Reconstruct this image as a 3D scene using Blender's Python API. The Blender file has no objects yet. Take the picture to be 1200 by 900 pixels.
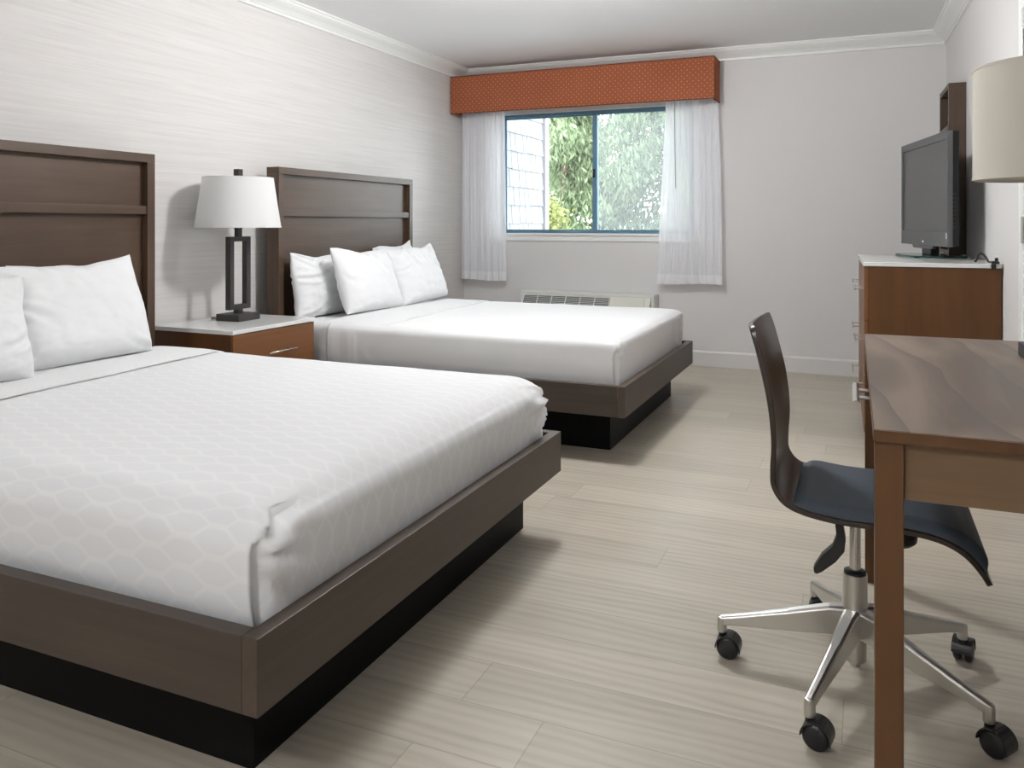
import bpy, bmesh, math, random
from mathutils import Vector, Matrix, noise
C = bpy.context.scene.collection
PI = math.pi
random.seed(7)

# ------------------------------------------------------------------ helpers
def nz(x, y, z, s=1.0):
    return noise.noise(Vector((x*s, y*s, z*s)))

def obj(name, bm, mat, parent=None, smooth=False, bevel=0.0, seg=2, norm=True):
    me = bpy.data.meshes.new(name)
    if norm: bmesh.ops.recalc_face_normals(bm, faces=bm.faces)
    bm.to_mesh(me); bm.free()
    if smooth:
        for p in me.polygons: p.use_smooth = True
    if mat: me.materials.append(mat)
    o = bpy.data.objects.new(name, me); C.objects.link(o)
    if parent: o.parent = parent
    if bevel:
        m = o.modifiers.new('bevel', 'BEVEL'); m.width = bevel; m.segments = seg
        m.limit_method = 'ANGLE'; m.angle_limit = math.radians(40)
        m.harden_normals = False
    return o

def thing(name, label, cat, loc=(0, 0, 0), rotz=0.0, group=None):
    o = bpy.data.objects.new(name, None); C.objects.link(o)
    o.location = loc; o.rotation_euler = (0, 0, rotz)
    o.empty_display_size = .1
    o['label'] = label; o['category'] = cat
    if group: o['group'] = group
    return o

def struct(o, label=None):
    o['kind'] = 'structure'
    if label: o['label'] = label
    return o

def B(bm, x0, x1, y0, y1, z0, z1):
    v = [bm.verts.new(p) for p in ((x0,y0,z0),(x1,y0,z0),(x1,y1,z0),(x0,y1,z0),(x0,y0,z1),(x1,y0,z1),(x1,y1,z1),(x0,y1,z1))]
    for f in ((0,3,2,1),(4,5,6,7),(0,1,5,4),(1,2,6,5),(2,3,7,6),(3,0,4,7)):
        bm.faces.new([v[i] for i in f])
    return v

def box(x0, x1, y0, y1, z0, z1):
    bm = bmesh.new(); B(bm, x0, x1, y0, y1, z0, z1); return bm

def prism(bm, pts, axis, a, b):
    """extrude closed 2D polygon along axis ('x','y','z') from a to b"""
    def P(p, t):
        return (t, p[0], p[1]) if axis == 'x' else ((p[0], t, p[1]) if axis == 'y' else (p[0], p[1], t))
    A = [bm.verts.new(P(p, a)) for p in pts]; Bv = [bm.verts.new(P(p, b)) for p in pts]
    n = len(pts)
    bm.faces.new(A[::-1]); bm.faces.new(Bv)
    for i in range(n): bm.faces.new([A[i], A[(i+1) % n], Bv[(i+1) % n], Bv[i]])

def lathe(bm, prof, seg=40, M=None, caps=True):
    """prof: list of (r,z) ; M optional matrix"""
    M = M or Matrix()
    rings = []
    for r, z in prof:
        rings.append([bm.verts.new(M @ Vector((r*math.cos(2*PI*k/seg), r*math.sin(2*PI*k/seg), z))) for k in range(seg)])
    for a, b in zip(rings[:-1], rings[1:]):
        for k in range(seg): bm.faces.new([a[k], a[(k+1) % seg], b[(k+1) % seg], b[k]])
    if caps:
        bm.faces.new(rings[0][::-1]); bm.faces.new(rings[-1])

def tube(bm, pts, r, seg=10):
    pts = [Vector(p) for p in pts]; rings = []
    for i, p in enumerate(pts):
        d = (pts[min(i+1, len(pts)-1)] - pts[max(i-1, 0)]).normalized()
        a = d.cross(Vector((0, 0, 1)))
        if a.length < .1: a = d.cross(Vector((1, 0, 0)))
        a.normalize(); b = d.cross(a)
        rr = r[i] if isinstance(r, (list, tuple)) else r
        rings.append([bm.verts.new(p + rr*(a*math.cos(2*PI*k/seg) + b*math.sin(2*PI*k/seg))) for k in range(seg)])
    for a, b in zip(rings[:-1], rings[1:]):
        for k in range(seg): bm.faces.new([a[k], a[(k+1) % seg], b[(k+1) % seg], b[k]])
    bm.faces.new(rings[0][::-1]); bm.faces.new(rings[-1])

def dup(root, name=None, loc=None, rotz=None, label=None):
    r = root.copy(); C.objects.link(r)
    if loc: r.location = loc
    if rotz is not None: r.rotation_euler = (0, 0, rotz)
    if label: r['label'] = label
    for ch in list(root.children):
        c = ch.copy(); C.objects.link(c); c.parent = r
        for g in ch.children:
            d = g.copy(); C.objects.link(d); d.parent = c
    return r

# ------------------------------------------------------------------ materials
class NT:
    def __init__(s, name):
        s.m = bpy.data.materials.new(name); s.m.use_nodes = True
        s.t = s.m.node_tree; s.n = s.t.nodes; s.l = s.t.links
        s.n.clear(); s.out = s.n.new('ShaderNodeOutputMaterial')
    def N(s, typ, **kw):
        n = s.n.new('ShaderNode' + typ)
        for k, v in kw.items():
            if k[0] == 'i' and k[1:].isdigit(): s.set(n.inputs[int(k[1:])], v)
            elif k in n.inputs: s.set(n.inputs[k], v)
            else: setattr(n, k, v)
        return n
    def set(s, inp, v):
        if hasattr(v, 'is_output'): s.l.new(v, inp)
        elif hasattr(v, 'outputs'): s.l.new(v.outputs[0], inp)
        else:
            if isinstance(v, (tuple, list)) and len(v) == 3 and inp.type == 'RGBA': v = (*v, 1)
            inp.default_value = v
    def math(s, op, a, b=0.0, c=0.0):
        n = s.N('Math', operation=op); s.set(n.inputs[0], a); s.set(n.inputs[1], b); s.set(n.inputs[2], c); return n.outputs[0]
    def mix(s, f, a, b, blend='MIX'):
        n = s.N('Mix', data_type='RGBA', blend_type=blend)
        s.set(n.inputs['Factor'], f)
        s.set(n.inputs[6], a); s.set(n.inputs[7], b); return n.outputs[2]
    def coords(s, scale=(1, 1, 1), rot=(0, 0, 0), kind='Object', loc=(0, 0, 0)):
        t = s.N('TexCoord'); m = s.N('Mapping')
        s.l.new(t.outputs[kind], m.inputs[0]); m.inputs['Scale'].default_value = scale
        m.inputs['Rotation'].default_value = rot; m.inputs['Location'].default_value = loc
        return m.outputs[0]
    def noise(s, vec, scale=5, detail=4, rough=.5, dist=0.0):
        n = s.N('TexNoise'); s.set(n.inputs['Vector'], vec); n.inputs['Scale'].default_value = scale
        n.inputs['Detail'].default_value = detail; n.inputs['Roughness'].default_value = rough
        n.inputs['Distortion'].default_value = dist; return n.outputs[0]
    def ramp(s, f, stops):
        n = s.N('ValToRGB'); s.set(n.inputs[0], f)
        e = n.color_ramp.elements
        while len(e) < len(stops): e.new(.5)
        for q, (p, c) in zip(e, stops):
            q.position = p; q.color = (*c, 1) if len(c) == 3 else c
        return n.outputs[0]
    def bump(s, h, strength=.2, dist=.002):
        n = s.N('Bump'); s.set(n.inputs['Height'], h); n.inputs['Strength'].default_value = strength
        n.inputs['Distance'].default_value = dist; return n.outputs[0]
    def bsdf(s, color, rough=.5, metal=0, normal=None, spec=.5, **kw):
        p = s.N('BsdfPrincipled'); s.set(p.inputs['Base Color'], color); s.set(p.inputs['Roughness'], rough)
        p.inputs['Metallic'].default_value = metal; p.inputs['Specular IOR Level'].default_value = spec
        if normal is not None: s.set(p.inputs['Normal'], normal)
        for k, v in kw.items(): s.set(p.inputs[k.replace('_', ' ')], v)
        s.l.new(p.outputs[0], s.out.inputs[0]); return p

def plain(name, col, rough=.5, metal=0, spec=.5, var=.04, vs=12, bump=.0, bs=300, **kw):
    t = NT(name); v = t.coords()
    c = t.mix(t.noise(v, vs, 3), tuple(q*(1-var) for q in col), tuple(min(1, q*(1+var)) for q in col))
    nrm = t.bump(t.noise(v, bs, 2), bump, .001) if bump else None
    t.bsdf(c, rough, metal, nrm, spec, **kw); return t.m

def wood(name, dark, light, axis='y', rough=.35, scale=1.0, contrast=1.0, spec=.5, streak=40):
    t = NT(name); k = 1.2
    sc = {'x': (k, streak, streak), 'y': (streak, k, streak), 'z': (streak, streak, k)}[axis]
    v = t.coords(tuple(q*scale for q in sc))
    a = t.noise(v, 1.0, 6, .6, .4)
    b = t.noise(t.coords((3, 3, 3)), 1.2, 2)
    f = t.math('ADD', t.math('MULTIPLY', a, .75), t.math('MULTIPLY', b, .25))
    c = t.ramp(f, [(.5-.22/contrast, dark), (.5+.22/contrast, light)])
    t.bsdf(c, rough, 0, t.bump(a, .06, .0006), spec); return t.m

M = {}
def build_materials():
    # wallpaper
    t = NT('wallpaper'); v = t.coords((1, 1.1, 60))
    a = t.noise(v, 1.0, 6, .65, .25)
    b = t.noise(t.coords((1, 2.5, 160)), 1.0, 4, .6)
    f = t.math('ADD', t.math('MULTIPLY', a, .6), t.math('MULTIPLY', b, .4))
    c = t.ramp(f, [(.38, (.60, .578, .558)), (.60, (.675, .652, .632))])
    t.bsdf(c, .6, 0, t.bump(f, .25, .002), .3); M['wallpaper'] = t.m
    M['paint'] = plain('grey_wall_paint', (.67, .655, .645), .75, var=.015, vs=3, bump=.08, bs=220, spec=.2)
    M['ceiling'] = plain('ceiling_paint', (.92, .92, .925), .85, var=.01, vs=2, bump=.1, bs=150, spec=.15)
    M['trim'] = plain('white_trim_paint', (.80, .80, .775), .45, var=.01)
    M['base'] = plain('baseboard_paint', (.66, .64, .62), .45, var=.01)
    # plank floor
    t = NT('vinyl_plank_floor'); tc = t.N('TexCoord'); sp = t.N('SeparateXYZ'); t.l.new(tc.outputs['Object'], sp.inputs[0])
    W, L = .183, 1.22
    yy = t.math('DIVIDE', t.math('SUBTRACT', sp.outputs[1], 1.729-.183*20), W)
    row = t.math('FLOOR', yy); fy = t.math('FRACT', yy)
    wn = t.N('TexWhiteNoise', noise_dimensions='1D'); t.set(wn.inputs['W'], row)
    xx = t.math('ADD', t.math('DIVIDE', sp.outputs[0], L), wn.outputs[0])
    col = t.math('FLOOR', xx); fx = t.math('FRACT', xx)
    cmb = t.N('CombineXYZ'); t.set(cmb.inputs[0], row); t.set(cmb.inputs[1], col)
    wn2 = t.N('TexWhiteNoise', noise_dimensions='3D'); t.set(wn2.inputs['Vector'], cmb)
    off = t.N('VectorMath', operation='SCALE'); t.set(off.inputs[0], wn2.outputs[1]); off.inputs['Scale'].default_value = 40
    add = t.N('VectorMath', operation='ADD'); t.set(add.inputs[0], tc.outputs['Object']); t.set(add.inputs[1], off)
    mp = t.N('Mapping'); t.set(mp.inputs[0], add); mp.inputs['Scale'].default_value = (1.6, 15, 1)
    g = t.noise(mp.outputs[0], 1.0, 7, .62, .6)
    mp2 = t.N('Mapping'); t.set(mp2.inputs[0], add); mp2.inputs['Scale'].default_value = (4, 90, 1)
    g2 = t.noise(mp2.outputs[0], 1.0, 5, .6, .2)
    mp3 = t.N('Mapping'); t.set(mp3.inputs[0], add); mp3.inputs['Scale'].default_value = (1.0, 5.5, 1)
    w = t.N('TexWave', wave_type='BANDS', bands_direction='Y'); t.set(w.inputs[0], mp3); w.inputs['Scale'].default_value = 1.6
    w.inputs['Distortion'].default_value = 9; w.inputs['Detail'].default_value = 3; w.inputs['Detail Scale'].default_value = .8
    f = t.math('ADD', t.math('MULTIPLY', g, .62), t.math('ADD', t.math('MULTIPLY', g2, .14), t.math('MULTIPLY', w.outputs[1], .14)))
    c = t.ramp(f, [(.28, (.39, .345, .278)), (.46, (.465, .42, .345)), (.68, (.53, .487, .408))])
    tone = t.math('ADD', t.math('MULTIPLY', wn2.outputs[0], .16), .92)
    c = t.mix(1.0, c, t.N('CombineColor', i0=tone, i1=tone, i2=tone), 'MULTIPLY')
    ey = t.math('MINIMUM', fy, t.math('SUBTRACT', 1, fy)); ex = t.math('MULTIPLY', t.math('MINIMUM', fx, t.math('SUBTRACT', 1, fx)), L/W)
    e = t.math('MINIMUM', ey, ex)
    seam = t.math('LESS_THAN', e, .008)
    c = t.mix(t.math('MULTIPLY', seam, .38), c, (.16, .13, .10))
    h = t.math('SUBTRACT', t.math('MULTIPLY', f, .5), seam)
    t.bsdf(c, t.math('ADD', t.math('MULTIPLY', g, .2), .27), 0, t.bump(h, .12, .001), .4); M['floor'] = t.m
    M['bedwood'] = wood('dark_taupe_bed_wood', (.040, .028, .020), (.072, .050, .037), 'y', .45, 1, .9)
    M['bedwoodx'] = wood('dark_taupe_rail_wood', (.034, .024, .017), (.062, .044, .032), 'x', .45, 1, .9)
    M['hbwood'] = wood('espresso_headboard_wood', (.045, .025, .014), (.090, .053, .031), 'y', .42, 1, .9, streak=22)
    M['hbwoodz'] = wood('espresso_headboard_post', (.045, .025, .014), (.090, .053, .031), 'z', .42, 1, .9)
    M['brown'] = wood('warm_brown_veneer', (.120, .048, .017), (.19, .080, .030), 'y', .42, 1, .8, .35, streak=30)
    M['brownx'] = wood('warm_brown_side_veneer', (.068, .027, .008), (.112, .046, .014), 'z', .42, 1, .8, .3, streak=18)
    M['legwood'] = wood('desk_leg_wood', (.072, .031, .011), (.120, .055, .021), 'z', .40, 1, .9, .35, streak=30)
    M['apron'] = wood('desk_apron_wood', (.125, .075, .038), (.19, .12, .065), 'x', .45, 1, .8, .3, streak=30)
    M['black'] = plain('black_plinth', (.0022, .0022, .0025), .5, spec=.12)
    # desk top
    t = NT('walnut_laminate')
    wv = t.N('TexWave', wave_type='BANDS', bands_direction='X', wave_profile='SAW'); t.set(wv.inputs[0], t.coords((1, .42, 1), (0, 0, -.30)))
    wv.inputs['Scale'].default_value = 2.3; wv.inputs['Distortion'].default_value = 5.5; wv.inputs['Detail'].default_value = 2.2
    wv.inputs['Detail Scale'].default_value = 1.1; wv.inputs['Detail Roughness'].default_value = .5
    vein = t.math('POWER', wv.outputs[1], 3.2)
    broad = t.noise(t.coords((4.0, .7, 1), (0, 0, -.34), loc=(3, 1, 0)), 1.6, 3, .5, .9)
    fine = t.noise(t.coords((70, 5, 5), (0, 0, -.15)), 1, 4, .6, .5)
    c = t.ramp(broad, [(.38, (.135, .100, .080)), (.5, (.20, .148, .112)), (.62, (.26, .195, .148))])
    c = t.mix(t.math('MULTIPLY', vein, .8), c, (.095, .075, .072))
    c = t.mix(t.math('MULTIPLY', fine, .22), c, (.12, .09, .08))
    t.bsdf(c, .42, 0, t.bump(fine, .04, .0005), .28); M['desktop'] = t.m
    M['quartz'] = plain('white_quartz', (.74, .745, .73), .12, var=.015, vs=30, spec=.5)
    # fabrics
    def fabric(name, col, bump=.12, sc=900, **kw):
        t = NT(name); v = t.coords()
        a = t.noise(v, sc, 2); b = t.noise(v, 7, 4, .55)
        h = t.math('ADD', t.math('MULTIPLY', a, .25), b)
        c = t.mix(b, tuple(q*.97 for q in col), col)
        t.bsdf(c, .85, 0, t.bump(h, bump, .004), .15, Sheen_Weight=.15, **kw); return t.m
    M['sheet'] = fabric('white_cotton', (.78, .78, .785))
    M['pillow'] = fabric('white_pillowcase', (.79, .795, .80), .25)
    # patterned duvet: interlocking elongated cells
    t = NT('patterned_white_duvet'); tc = t.N('Attribute', attribute_name='unfolded'); sp = t.N('SeparateXYZ'); t.l.new(tc.outputs['Vector'], sp.inputs[0])
    def zig(u0, v0, flip):
        u = t.math('FRACT', t.math('ADD', t.math('DIVIDE', u0, .165), flip))
        tri = t.math('MULTIPLY', t.math('ABSOLUTE', t.math('SUBTRACT', u, .5)), 2)
        tri = t.math('MINIMUM', t.math('MAXIMUM', t.math('SUBTRACT', t.math('MULTIPLY', tri, 2.2), .6), 0), 1)
        vv = t.math('FRACT', t.math('ADD', t.math('DIVIDE', v0, .062), t.math('MULTIPLY', t.math('SUBTRACT', tri, .5), .44)))
        d = t.math('ABSOLUTE', t.math('SUBTRACT', vv, .5))
        return t.N('MapRange', interpolation_type='SMOOTHSTEP', i0=d, i1=.13, i2=.05).outputs[0]
    X_, Y_ = sp.outputs[0], sp.outputs[1]
    z1 = zig(X_, Y_, 0.0); z2 = zig(X_, t.math('ADD', Y_, .031), .5)
    ln = t.math('MAXIMUM', z1, z2)
    up = t.N('NewGeometry'); sn = t.N('SeparateXYZ'); t.l.new(up.outputs['Normal'], sn.inputs[0])
    b = t.noise(t.coords(), 7, 4, .55); fn = t.noise(t.coords(), 900, 2)
    c = t.mix(ln, (.745, .75, .765), (.785, .785, .79))
    h = t.math('ADD', t.math('MULTIPLY', ln, .12), t.math('ADD', b, t.math('MULTIPLY', fn, .2)))
    t.bsdf(c, .8, 0, t.bump(h, .12, .004), .2, Sheen_Weight=.15); M['duvet'] = t.m
    # valance fabric: rust with pale dots
    t = NT('rust_valance_fabric'); v = t.coords()
    sp = t.N('SeparateXYZ'); t.set(sp.inputs[0], v)
    yrow = t.math('DIVIDE', sp.outputs[2], .022); rr = t.math('FLOOR', yrow)
    xs = t.math('ADD', t.math('DIVIDE', t.math('ADD', sp.outputs[0], sp.outputs[1]), .044), t.math('MULTIPLY', t.math('MODULO', rr, 2), .5))
    dx = t.math('MULTIPLY', t.math('SUBTRACT', t.math('FRACT', xs), .5), 2.0); dy = t.math('SUBTRACT', t.math('FRACT', yrow), .5)
    dd = t.math('SQRT', t.math('ADD', t.math('MULTIPLY', dx, dx), t.math('MULTIPLY', dy, dy)))
    dot = t.math('LESS_THAN', dd, .17)
    cl = t.noise(v, 5, 3)
    basec = t.mix(cl, (.27, .080, .037), (.34, .108, .053))
    c = t.mix(t.math('MULTIPLY', dot, .75), basec, (.70, .38, .22))
    t.bsdf(c, .85, 0, t.bump(t.noise(v, 500, 2), .2, .001), .15); M['valance'] = t.m
    M['piping'] = plain('dark_rust_piping', (.14, .035, .016), .8)
    # sheer curtain
    t = NT('sheer_white_voile'); d = t.N('BsdfDiffuse', Color=(.95, .96, .99)); tr = t.N('BsdfTranslucent', Color=(.95, .95, .98)); tp = t.N('BsdfTransparent')
    m1 = t.N('MixShader', i0=.3); t.l.new(d.outputs[0], m1.inputs[1]); t.l.new(tr.outputs[0], m1.inputs[2])
    vv = t.coords((1, 1, 1))
    lw = t.N('LayerWeight', Blend=.5); fa = t.math('ADD', t.math('MULTIPLY', lw.outputs[1], .14), .72)
    m2 = t.N('MixShader', i0=fa); t.l.new(tp.outputs[0], m2.inputs[1]); t.l.new(m1.outputs[0], m2.inputs[2])
    t.l.new(m2.outputs[0], t.out.inputs[0]); M['sheer'] = t.m
    t = NT('sheer_hem'); d = t.N('BsdfDiffuse', Color=(.94, .94, .96)); tr = t.N('BsdfTranslucent', Color=(.94, .94, .96)); tp = t.N('BsdfTransparent')
    m1 = t.N('MixShader', i0=.25); t.l.new(d.outputs[0], m1.inputs[1]); t.l.new(tr.outputs[0], m1.inputs[2])
    m2 = t.N('MixShader', i0=.85); t.l.new(tp.outputs[0], m2.inputs[1]); t.l.new(m1.outputs[0], m2.inputs[2])
    t.l.new(m2.outputs[0], t.out.inputs[0]); M['hem'] = t.m
    # lamp shade
    t = NT('white_lamp_shade'); v = t.coords(); nb = t.noise(v, 250, 2)
    d = t.N('BsdfDiffuse', Color=(.87, .87, .87)); tr = t.N('BsdfTranslucent', Color=(.8, .79, .76))
    t.set(d.inputs['Normal'], t.bump(nb, .1, .001))
    m1 = t.N('MixShader', i0=.25); t.l.new(d.outputs[0], m1.inputs[1]); t.l.new(tr.outputs[0], m1.inputs[2]); t.l.new(m1.outputs[0], t.out.inputs[0]); M['shade'] = t.m
    t = NT('cream_lamp_shade'); v = t.coords((1, 1, 1)); nb = t.noise(v, 250, 2)
    d = t.N('BsdfDiffuse', Color=(.78, .75, .67)); tr = t.N('BsdfTranslucent', Color=(.7, .64, .50))
    t.set(d.inputs['Normal'], t.bump(nb, .1, .001))
    m1 = t.N('MixShader', i0=.25); t.l.new(d.outputs[0], m1.inputs[1]); t.l.new(tr.outputs[0], m1.inputs[2]); t.l.new(m1.outputs[0], t.out.inputs[0]); M['cream'] = t.m
    M['bronze'] = plain('dark_bronze', (.040, .035, .034), .45, metal=.3, spec=.4)
    M['chrome'] = plain('brushed_nickel', (.66, .64, .61), .25, metal=1, var=.03)
    M['alu'] = plain('polished_aluminium', (.60, .585, .56), .30, metal=1, var=.04)
    M['plastic'] = plain('black_plastic', (.010, .010, .011), .4)
    M['tvcase'] = plain('tv_case', (.012, .012, .013), .6, spec=.25)
    M['bezel'] = plain('tv_bezel', (.085, .085, .087), .42, spec=.35)
    M['screen'] = plain('tv_screen', (.060, .060, .060), .3, spec=.4)
    M['silver'] = plain('silver_mark', (.75, .75, .76), .3)
    t = NT('tinted_glass'); g = t.N('BsdfGlossy', Roughness=.03); tp = t.N('BsdfTransparent', Color=(.30, .60, .54)); fr = t.N('Fresnel', IOR=1.5)
    m = t.N('MixShader'); t.set(m.inputs[0], fr); t.l.new(tp.outputs[0], m.inputs[1]); t.l.new(g.outputs[0], m.inputs[2]); t.l.new(m.outputs[0], t.out.inputs[0]); M['gglass'] = t.m
    t = NT('window_glass'); g = t.N('BsdfGlossy', Roughness=.0); tp = t.N('BsdfTransparent', Color=(.97, .985, .975)); fr = t.N('Fresnel', IOR=1.35)
    m = t.N('MixShader'); t.set(m.inputs[0], fr); t.l.new(tp.outputs[0], m.inputs[1]); t.l.new(g.outputs[0], m.inputs[2]); t.l.new(m.outputs[0], t.out.inputs[0]); M['glass'] = t.m
    t = NT('insect_screen'); d = t.N('BsdfDiffuse', Color=(.55, .57, .58)); tp = t.N('BsdfTransparent')
    tl = t.N('BsdfTranslucent', Color=(.55, .57, .58)); ms = t.N('MixShader', i0=.5); t.l.new(d.outputs[0], ms.inputs[1]); t.l.new(tl.outputs[0], ms.inputs[2])
    m = t.N('MixShader', i0=.16); t.l.new(tp.outputs[0], m.inputs[1]); t.l.new(ms.outputs[0], m.inputs[2]); t.l.new(m.outputs[0], t.out.inputs[0]); M['screenmesh'] = t.m
    M['blue'] = plain('blue_window_frame', (.10, .21, .30), .4)
    M['wenge'] = wood('wenge_chair_shell', (.009, .006, .0045), (.045, .025, .016), 'z', .30, 1, .8, streak=45)
    t = NT('navy_seat_vinyl'); v = t.coords(); n = t.noise(v, 420, 2)
    t.bsdf(t.mix(n, (.030, .040, .052), (.062, .078, .098)), .6, 0, t.bump(n, .25, .001), .35); M['navy'] = t.m
    M['ptac'] = plain('ivory_plastic', (.70, .68, .60), .5)
    M['ptacw'] = plain('white_metal_sleeve', (.74, .75, .72), .5)
    M['grille'] = plain('grey_grille', (.05, .052, .055), .5)
    M['shingle'] = plain('white_shingles', (.195, .197, .203), .8, var=.05, vs=8)
    M['extrim'] = plain('white_exterior_trim', (.28, .28, .29), .6)
    M['door'] = plain('white_door_paint', (.78, .78, .76), .45, var=.01)
    M['hinge'] = plain('steel_hinge', (.42, .41, .39), .35, metal=.8)
    M['ground'] = plain('pale_bounce_ground', (.68, .68, .66), .9, var=.2, vs=3)  # ground made pale so it throws daylight up onto the ceiling
    def leaf(name, a, b):
        t = NT(name); oi = t.N('NewGeometry')
        r = oi.outputs['Random Per Island']
        c = t.mix(r, a, b)
        d = t.N('BsdfDiffuse'); t.set(d.inputs[0], c); tr = t.N('BsdfTranslucent'); t.set(tr.inputs[0], c)
        m = t.N('MixShader', i0=.45); t.l.new(d.outputs[0], m.inputs[1]); t.l.new(tr.outputs[0], m.inputs[2]); t.l.new(m.outputs[0], t.out.inputs[0]); return t.m
    M['leafA'] = leaf('cedar_foliage', (.15, .20, .11), (.36, .42, .27))  # leaf colour lightened in place of haze at the left pane
    M['leafB'] = leaf('grey_green_foliage', (.13, .18, .10), (.29, .35, .22))
    M['leafY'] = leaf('yellow_green_foliage', (.22, .25, .09), (.42, .43, .21))
    M['bark'] = plain('bark', (.20, .14, .11), .9, var=.3, vs=20)
    t = NT('lit_diffuser'); e = t.N('Emission', Color=(1, .95, .88), Strength=3.0); t.l.new(e.outputs[0], t.out.inputs[0]); M['lit'] = t.m
build_materials()

# ------------------------------------------------------------------ room dimensions
YW, ZC, XR = 6.567, 2.52, 3.868
Y0 = -2.2
def wallx(y, off=0.0): return XR + (YW-y)*.025 - off
RA = .025       # the right wall is a hair out of square

# floor / ceiling / walls
bm = bmesh.new(); B(bm, -.15, 4.35, Y0-.15, YW+.18, -.15, 0)
struct(obj('floor', bm, M['floor']), 'pale oak plank floor')
bm = bmesh.new(); B(bm, -.15, 4.35, Y0-.15, YW+.18, ZC, ZC+.15)
struct(obj('ceiling', bm, M['ceiling']))
struct(obj('wall_left', box(-.15, 0, Y0-.15, YW+.18, 0, ZC), M['wallpaper']))
WX0, WX1, WZ0, WZ1 = .345, 2.075, 1.045, 2.105
bm = bmesh.new()
B(bm, 0, WX0, YW, YW+.18, 0, ZC); B(bm, WX1, XR+.12, YW, YW+.18, 0, ZC)
B(bm, WX0, WX1, YW, YW+.18, 0, WZ0); B(bm, WX0, WX1, YW, YW+.18, WZ1, ZC)
struct(obj('wall_back', bm, M['paint']))
# right wall with door opening (y 3.05..3.95)
DY1, DY0, DZ = 3.935, 3.05, 2.03
def rquad(bm, y0, y1, z0, z1, t0=0.0, t1=-.12):
    """slab following the right wall; t = offset into the room (+) or behind (-)"""
    a0, a1 = wallx(y0, t0), wallx(y1, t0); b0, b1 = wallx(y0, t1), wallx(y1, t1)
    v = [bm.verts.new(p) for p in ((a0,y0,z0),(b0,y0,z0),(b1,y1,z0),(a1,y1,z0),(a0,y0,z1),(b0,y0,z1),(b1,y1,z1),(a1,y1,z1))]
    for f in ((0,3,2,1),(4,5,6,7),(0,1,5,4),(1,2,6,5),(2,3,7,6),(3,0,4,7)): bm.faces.new([v[i] for i in f])
bm = bmesh.new()
rquad(bm, Y0-.15, DY0, 0, ZC); rquad(bm, DY1, YW+.18, 0, ZC); rquad(bm, DY0, DY1, DZ, ZC)
struct(obj('wall_right', bm, M['paint']))
struct(obj('wall_front', box(0, 4.2, Y0-.15, Y0, 0, ZC), M['paint']))

# crown moulding: cove profile (out, down)
prof = [(0, 0), (.095, 0), (.095, .010), (.086, .014), (.080, .026), (.062, .040), (.044, .052), (.030, .064), (.022, .074), (.016, .076), (.016, .092), (0, .095)]
bm = bmesh.new(); prism(bm, [(o_, ZC-d) for o_, d in prof], 'y', Y0, YW)
struct(obj('trim_1', bm, M['trim']), 'white crown moulding along the wallpapered wall')
bm = bmesh.new(); prism(bm, [(YW-o_, ZC-d) for o_, d in prof], 'x', 0, XR)
struct(obj('trim_2', bm, M['trim']), 'white crown moulding over the window wall')
bm = bmesh.new()
A = [bm.verts.new((wallx(Y0, o_), Y0, ZC-d)) for o_, d in prof]; Bv = [bm.verts.new((wallx(YW, o_), YW, ZC-d)) for o_, d in prof]
bm.faces.new(A); bm.faces.new(Bv[::-1])
for i in range(len(prof)): bm.faces.new([A[i], A[(i+1) % len(prof)], Bv[(i+1) % len(prof)], Bv[i]])
struct(obj('trim_3', bm, M['trim']), 'white crown moulding above the television wall')
# baseboards
def bbprof(): return [(0, 0), (.014, 0), (.014, .108), (.010, .118), (.004, .122), (0, .122)]
bm = bmesh.new(); prism(bm, [(YW-o_, z) for o_, z in bbprof()], 'x', 0, XR)
struct(obj('baseboard_back', bm, M['base']))
bm = bmesh.new(); prism(bm, [(o_, z) for o_, z in bbprof()], 'y', Y0, YW-.015)
struct(obj('baseboard_left', bm, M['base']))
bm = bmesh.new()
for y0, y1 in ((Y0, DY0-.065), (DY1+.065, YW-.015)):
    A = [bm.verts.new((wallx(y0, o_), y0, z)) for o_, z in bbprof()]; Bv = [bm.verts.new((wallx(y1, o_), y1, z)) for o_, z in bbprof()]
    bm.faces.new(A); bm.faces.new(Bv[::-1])
    for i in range(6): bm.faces.new([A[i], A[(i+1) % 6], Bv[(i+1) % 6], Bv[i]])
struct(obj('baseboard_right', bm, M['base']))

# ------------------------------------------------------------------ door at right edge
door = bpy.data.objects.new('door_1', None); C.objects.link(door); door.location = (wallx(3.5), 3.5, 0); struct(door, 'white connecting door with its casing')
def rel(bm, loc):
    for v in bm.verts: v.co -= Vector(loc)
    return bm
DL = door.location
bm = bmesh.new(); rquad(bm, DY1, DY1+.062, 0, DZ+.062, .011, 0); rquad(bm, DY0-.062, DY0, 0, DZ+.062, .011, 0); rquad(bm, DY0, DY1, DZ, DZ+.062, .011, 0)
obj('door_casing', rel(bm, DL), M['trim'], door, bevel=.004)
bm = bmesh.new(); rquad(bm, DY0+.003, DY1-.012, .008, DZ-.003, -.004, -.044)
obj('door_panel', rel(bm, DL), M['door'], door, bevel=.002)
for z in (1.84, 1.06, .20):
    bm = bmesh.new(); rquad(bm, DY1-.058, DY1-.006, z, z+.105, .002, -.002)
    lathe(bm, [(.007, z-.003), (.007, z+.108)], 12, Matrix.Translation((wallx(DY1, .007), DY1-.006, 0)))
    obj('hinge', rel(bm, DL), M['hinge'], door)
bm = bmesh.new(); Mx = Matrix.Translation((wallx(3.12), 3.12, .95)) @ Matrix.Rotation(-PI/2, 4, 'Y')
lathe(bm, [(.03, 0), (.03, .008), (.011, .012), (.011, .05), (.024, .055), (.027, .066), (.02, .08)], 24, Mx)
obj('door_knob', rel(bm, DL), M['chrome'], door, smooth=True)

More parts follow.
